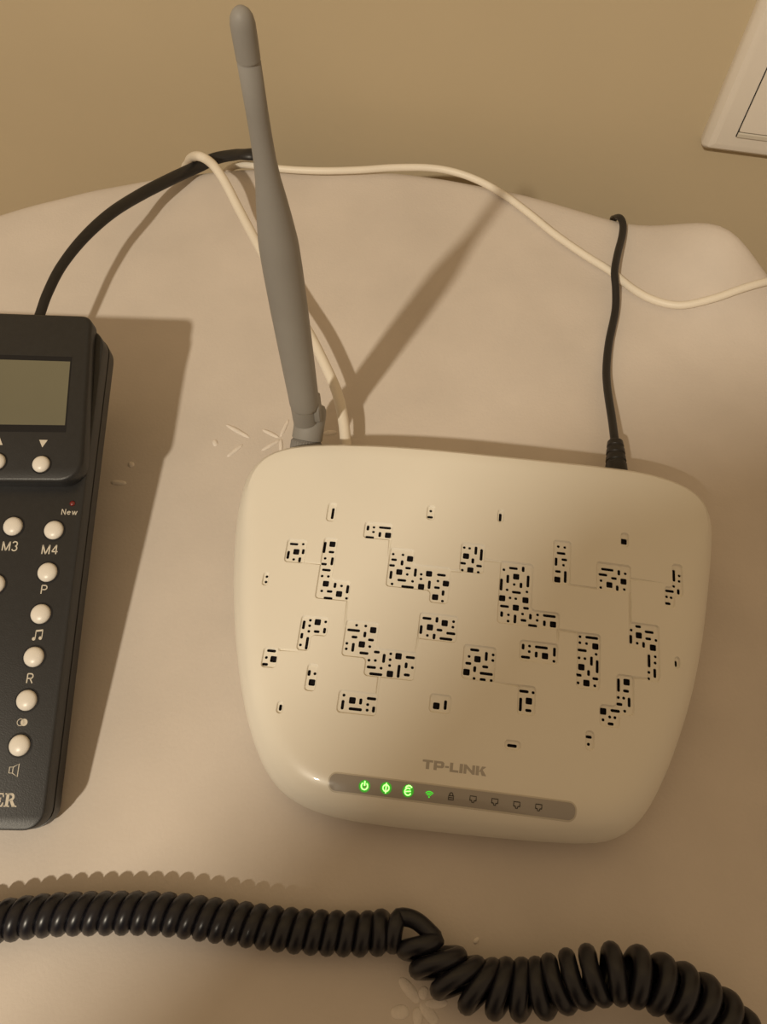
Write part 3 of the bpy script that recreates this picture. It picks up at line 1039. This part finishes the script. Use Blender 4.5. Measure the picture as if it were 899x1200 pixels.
c = phone_uv(85, 590, 0)
V, Fc = lathe([(0.0011 * math.cos(math.radians(a)), 0.0007 * math.sin(math.radians(a))) for a in (0, 20, 45, 65, 80, 88)], ph(c[0], c[1], 0), pw, 20)
mesh_object('indicator_lamp', V, Fc, M['red'], phone, porig)['label'] = 'small dark red indicator lamp'


# ---------------------------------------------------------------- cables
def cable(name, stations, radius, mat, label, cat, n=160, flat=1.0, flat_axis=None, seg=12, parent=None, origin=None, follow=False, hang=''):
    q = [at(x, y, z) for x, y, z in stations]
    q = [p + np.array([0, 0, cloth_z(p[0], p[1])]) if follow and p[2] > 0.002 else p for p in q]
    # past the table edge the lead hangs down behind the cloth
    if 'e' in hang:
        q += [q[-1] + np.array([0, 0.001, -dz]) for dz in (0.06, 0.16, 0.30)]
    if 's' in hang:
        q = [q[0] + np.array([0, 0.001, -dz]) for dz in (0.30, 0.16, 0.06)] + q
    P = spline(q, n)
    V, Fc = tube(P, radius, seg, flat, flat_axis)
    o = fix_normals(mesh_object(name, V, Fc, mat, parent, P[0] if origin is None else origin))
    if parent is None:
        tag(o, label, cat)
    return o


cable('network_cable', [(404, 545, 0.011), (405, 520, 0.0115), (402, 490, 0.013), (395, 460, 0.014), (383, 432, 0.016), (362, 390, 0.017), (335, 345, 0.016),
                        (304, 290, 0.015), (280, 245, 0.016), (264, 214, 0.0195), (252, 196, 0.021), (243, 187.5, 0.019), (235, 183.5, 0.0185), (227, 183.5, 0.0095), (221, 190, -0.006), (218, 211, -0.036)],
      0.0024, M['whitecable'], 'round white network cable running from the router back past the antenna', 'cable', n=260, hang='e')
cable('thin_white_cable', [(258, 216, -0.032), (263, 203, -0.014), (274, 195, -0.004), (291, 193.5, 0.0022), (330, 198, 0.003), (375, 200, 0.004), (420, 199, 0.004), (460, 196.5, 0.004), (500, 196.5, 0.004), (530, 201, 0.0035),
                            (560, 211, 0.003), (590, 228, 0.0028), (620, 250, 0.0028), (650, 274, 0.003), (685, 299, 0.003), (715, 319, 0.003), (740, 340, 0.003), (765, 355, 0.0032),
                            (795, 363, 0.004), (830, 360, 0.005), (865, 351, 0.006), (899, 340, 0.0065), (950, 322, 0.005), (1010, 318, 0.0045), (1050, 330, 0.003), (1075, 350, -0.012), (1085, 380, -0.045)],
      0.0019, M['whitecable'], 'thin white cable lying along the table edge and curving right', 'cable', n=340, follow=True, hang='s')
cable('phone_line_cable', [(41, 385, 0.026), (48, 365, 0.027), (56, 343, 0.028), (72, 312, 0.028), (98, 279, 0.026), (130, 250, 0.023), (165, 228, 0.0155), (200, 210, 0.0090), (228, 197, 0.0038), (252, 186, 0.0045), (275, 181.5, 0.0085),
                           (291, 181, 0.0115), (302, 182, 0.0100), (311, 189, -0.004), (313, 203, -0.030)],
      np.interp(np.linspace(0, 1, 260), [0, .07, .21, .33, 1], [.0021, .0023, .0033, .0036, .0032]), M['blackcable'], 'flat black telephone line cable arching from the phone to the table edge', 'cable', flat=0.55, flat_axis=(0.4, -0.3, 0.9), n=260, hang='e')
pc = root('power_cable', at(722, 545, 0.012), 'black power lead plugged into the router back', 'cable')
pco = at(722, 545, 0.012)
cable('cord', [(721, 530, 0.0118), (720, 515, 0.0115), (717, 490, 0.009), (712, 455, 0.006), (711, 430, 0.0045), (714, 400, 0.004), (721, 365, 0.004), (721.5, 340, 0.0065), (720, 320, 0.0085), (723, 300, 0.0075),
               (728, 280, 0.005), (729, 266, 0.004), (725, 257, 0.003), (719, 257, -0.007), (716, 266, -0.028)],
      0.0019, M['blackcable'], '', '', parent=pc, origin=pco, flat=0.8, flat_axis=(0, 0, 1), n=260, follow=True, hang='e')
p0, p1 = at(723, 566, 0.0122), at(721, 517, 0.0118)
ax = p1 - p0
L = np.linalg.norm(ax)
pr = []
for t, r in ((0, 4.9), (0.3, 4.6), (0.42, 4.4), (0.44, 3.9), (0.48, 3.9), (0.50, 4.3), (0.60, 4.1), (0.62, 3.6), (0.66, 3.6), (0.68, 4.0), (0.78, 3.8), (0.80, 3.3), (0.84, 3.3), (0.86, 3.6), (0.97, 3.3), (1.0, 2.6)):
    pr.append((r / 1000, t * L))
V, Fc = lathe(pr, p0, ax, 28)
mesh_object('plug', V, Fc, M['blackcable'], pc, pco, sharp=40)

# coiled handset cord: axis stations (px, py, z, coil radius mm, pitch mm, lean)
st = [(-330, 1120, 0.0069, 3.9, 5.1, 0.0), (-200, 1118, 0.0069, 3.9, 5.1, 0.0), (-60, 1092, 0.0069, 3.9, 5.1, 0.0), (0, 1080, 0.0069, 3.95, 5.1, 0.15), (50, 1073, 0.0069, 3.95, 5.1, 0.2), (100, 1070.5, 0.0069, 3.95, 5.1, 0.2), (185, 1070.5, 0.0069, 3.95, 5.2, 0.1),
      (250, 1078, 0.0069, 4.0, 5.1, 0.1), (350, 1091, 0.0070, 4.05, 5.1, 0.05), (430, 1094, 0.0070, 4.1, 5.2, 0.0), (458, 1090, 0.0072, 4.2, 5.4, 0.0), (476, 1092, 0.0080, 5.0, 6.0, 0.2), (490, 1102, 0.0084, 4.9, 6.4, 0.7),
      (508, 1122, 0.0090, 5.5, 6.7, 1.0), (532, 1141, 0.0095, 5.9, 6.9, 1.0), (558, 1153, 0.0100, 6.1, 6.7, 0.8), (586, 1158, 0.0105, 6.2, 6.4, 0.55), (623, 1159, 0.0120, 6.1, 6.0, 0.3), (649, 1154, 0.0140, 6.0, 6.0, 0.1),
      (675, 1147, 0.0165, 6.0, 6.1, 0.1), (701, 1142, 0.0195, 6.0, 6.2, 0.1), (727, 1141, 0.0215, 6.0, 6.2, 0.15), (753, 1146, 0.0225, 6.0, 6.2, 0.25), (785, 1158, 0.0225, 6.0, 6.2, 0.3), (816, 1173, 0.022, 6.0, 6.2, 0.3),
      (842, 1192, 0.021, 6.0, 6.2, 0.25), (866, 1222, 0.019, 6.0, 6.2, 0.2), (885, 1280, 0.014, 6.0, 6.2, 0.2), (880, 1380, 0.0100, 6.0, 6.2, 0.2), (820, 1500, 0.0092, 6.0, 6.2, 0.2), (700, 1580, 0.0092, 6.0, 6.2, 0.2), (560, 1620, 0.0092, 6.0, 6.2, 0.2)]
ctrl = np.array([[*at(s[0], s[1], s[2]), s[3] / 1e5, s[4] / 1e5, s[5] / 1e5] for s in st])
NC = 8000
P = spline(ctrl, NC)
P[:, 3:] *= 1e5
tan = np.gradient(P[:, :3], axis=0)
step = np.linalg.norm(tan, axis=1)
tan /= step[:, None]
turn = np.cumsum(2 * math.pi * step * 1000 / P[:, 4])
k0 = int(np.argmin(np.linalg.norm(P[:, :3] - at(468, 1089, 0.0072), axis=1)))
k1 = int(np.argmin(np.linalg.norm(P[:, :3] - at(493, 1105, 0.0083), axis=1)))
# the coil changes its hand at the kink: a straight strand, then it winds the other way
phi = np.where(np.arange(NC) < k0, -(turn - turn[k0]) + 0.6, 0.6)
phi = np.where(np.arange(NC) > k1, turn - turn[k1] + 0.6, phi)
side = np.cross([0, 0, 1.0], tan)
side /= np.linalg.norm(side, axis=1)[:, None]
upv = np.cross(tan, side)
cr = P[:, 3] / 1000
path = P[:, :3] + side * (cr * np.cos(phi))[:, None] + upv * (cr * np.sin(phi))[:, None] + tan * (cr * np.cos(phi) * P[:, 5])[:, None]
# resample evenly
Ls = np.concatenate([[0], np.cumsum(np.linalg.norm(np.diff(path, axis=0), axis=1))])
sv = np.arange(0, Ls[-1], 0.0011)
path = np.stack([np.interp(sv, Ls, path[:, k]) for k in range(3)], 1)
V, Fc = tube(path, 0.00275, 12)
tag(fix_normals(mesh_object('coiled_cord', V, Fc, M['coil'], None, path[0])), 'dark coiled telephone handset cord stretched across the front of the tablecloth', 'cord')

# ---------------------------------------------------------------- wall switch
SW = 0.084
s0, z0 = 0.0927, 0.0174
so = wall_point(s0 + SW / 2, z0, 0)
sw = root('wall_switch', so, 'white square wall switch with wide frame mounted on the beige wall', 'switch')


def plate(name, x0, x1, zz0, zz1, levels, mat, r, parent):
    V, Fc = loft([[wall_point(p[0], p[1], o) for p in round_poly([(x0 + d, zz0 + d), (x1 - d, zz0 + d), (x1 - d, zz1 - d), (x0 + d, zz1 - d)], max(r - d * 0.7, 0.0003), 5)]
                  for d, o in levels])
    return fix_normals(mesh_object(name, V, Fc, mat, parent, so, sharp=30))


plate('frame', s0, s0 + SW, z0, z0 + SW, [(0.0, -0.0002), (0.0, 0.004), (0.0006, 0.006), (0.003, 0.0085), (0.006, 0.0092)], M['switch'], 0.003, sw)
i0 = 0.0142
plate('rocker_gap', s0 + i0, s0 + SW - i0, z0 + i0 - 0.003, z0 + SW - i0, [(0, 0.009), (0, 0.00935)], M['phonedark'], 0.0005, sw)
plate('rocker', s0 + i0 + 0.0005, s0 + SW - i0 - 0.0005, z0 + i0 + 0.0005, z0 + SW - i0 - 0.0005, [(0, 0.009), (0, 0.0102), (0.0006, 0.0108)], M['switch'], 0.0008, sw)
plate('rocker_ledge', s0 + i0 + 0.0005, s0 + SW - i0 - 0.0005, z0 + i0 - 0.0028, z0 + i0, [(0, 0.009), (0, 0.0100), (0.0005, 0.0104)], M['rim'], 0.0005, sw)

# ---------------------------------------------------------------- unseen photographer, added to cast the soft shadow on the right
def build_person(cx, cy):
    """Standing adult, arms hanging; joints in metres above the floor."""
    J = {}
    edges_ = []

    def j(n, p, rr, link=None):
        J[n] = (np.array(p, float), rr)
        if link:
            edges_.append((link, n))

    j('pelvis', (0, 0, .95), (.165, .11))
    j('waist', (0, .005, 1.10), (.145, .10), 'pelvis')
    j('chest', (0, .01, 1.30), (.175, .115), 'waist')
    j('upper', (0, .0, 1.43), (.14, .095), 'chest')
    j('neck', (0, .01, 1.54), (.058, .058), 'upper')
    j('jaw', (0, .035, 1.60), (.062, .075), 'neck')
    j('head', (0, .03, 1.69), (.078, .095), 'jaw')
    j('crown', (0, .02, 1.76), (.062, .078), 'head')
    j('nose', (0, .125, 1.665), (.012, .014), 'head')
    for sg, t in ((-1, 'l'), (1, 'r')):
        j('sho' + t, (sg * .175, 0, 1.455), (.062, .062), 'upper')
        j('elb' + t, (sg * .235, -.02, 1.15), (.045, .045), 'sho' + t)
        j('wri' + t, (sg * .25, .05, .90), (.030, .030), 'elb' + t)
        j('palm' + t, (sg * .25, .07, .82), (.020, .040), 'wri' + t)
        for k, (dy, ln) in enumerate(((-.028, .070), (-.010, .082), (.010, .088), (.028, .080))):
            j('k%d' % k + t, (sg * .25, .075 + dy, .775), (.0095, .0095), 'palm' + t)
            j('m%d' % k + t, (sg * .243, .08 + dy, .775 - ln * .5), (.009, .009), 'k%d' % k + t)
            j('f%d' % k + t, (sg * .230, .085 + dy, .775 - ln), (.0075, .0075), 'm%d' % k + t)
        j('tb' + t, (sg * .238, .112, .835), (.011, .011), 'wri' + t)
        j('tt' + t, (sg * .225, .128, .785), (.009, .009), 'tb' + t)
        j('hip' + t, (sg * .095, 0, .88), (.095, .10), 'pelvis')
        j('knee' + t, (sg * .11, .02, .50), (.060, .062), 'hip' + t)
        j('ank' + t, (sg * .115, -.01, .10), (.042, .045), 'knee' + t)
        j('toe' + t, (sg * .125, .14, .035), (.042, .032), 'ank' + t)
    names = list(J)
    me = bpy.data.meshes.new('person')
    me.from_pydata([tuple(J[n][0]) for n in names], [(names.index(a), names.index(b)) for a, b in edges_], [])
    o = bpy.data.objects.new('person', me)
    COL.objects.link(o)
    o.modifiers.new('skin', 'SKIN').use_smooth_shade = True
    for i_, n in enumerate(names):
        sv_ = me.skin_vertices[0].data[i_]
        sv_.radius = J[n][1]
        sv_.use_root = (n == 'pelvis')
    o.modifiers.new('sub', 'SUBSURF').levels = 2
    dg = bpy.context.evaluated_depsgraph_get()
    baked = bpy.data.meshes.new_from_object(o.evaluated_get(dg))
    o.modifiers.clear()
    o.data = baked
    lo = min(v.co.z for v in baked.vertices)
    for v in baked.vertices:
        v.co.z -= lo
    baked.materials.clear()
    for m_ in (M['shirt'], M['trousers'], M['skin'], M['hair']):
        baked.materials.append(m_)
    for p in baked.polygons:
        c_ = p.center
        p.use_smooth = True
        arm = abs(c_.x) > 0.19 and c_.z < 1.35
        if c_.z > 1.53:
            p.material_index = 3 if (c_.z > 1.72 or (c_.y < 0.0 and c_.z > 1.6)) else 2
        elif arm and c_.z < 0.90:
            p.material_index = 2
        elif not arm and c_.z < 0.98:
            p.material_index = 1
    o.location = (cx, cy, 0.0)
    return tag(o, 'unseen person in a dark shirt behind the camera, added to shade the right side', 'person')


M['shirt'] = material('dark_shirt', (0.05, 0.05, 0.06), 0.9, 0.2, 0.1, 60)
M['trousers'] = material('dark_trousers', (0.03, 0.03, 0.04), 0.9, 0.2, 0.1, 60)
M['skin'] = material('skin', (0.55, 0.34, 0.24), 0.5, 0.4, 0.05, 40)
M['hair'] = material('brown_hair', (0.04, 0.025, 0.015), 0.6, 0.3, 0.2, 200)
build_person(-0.117, -0.47)
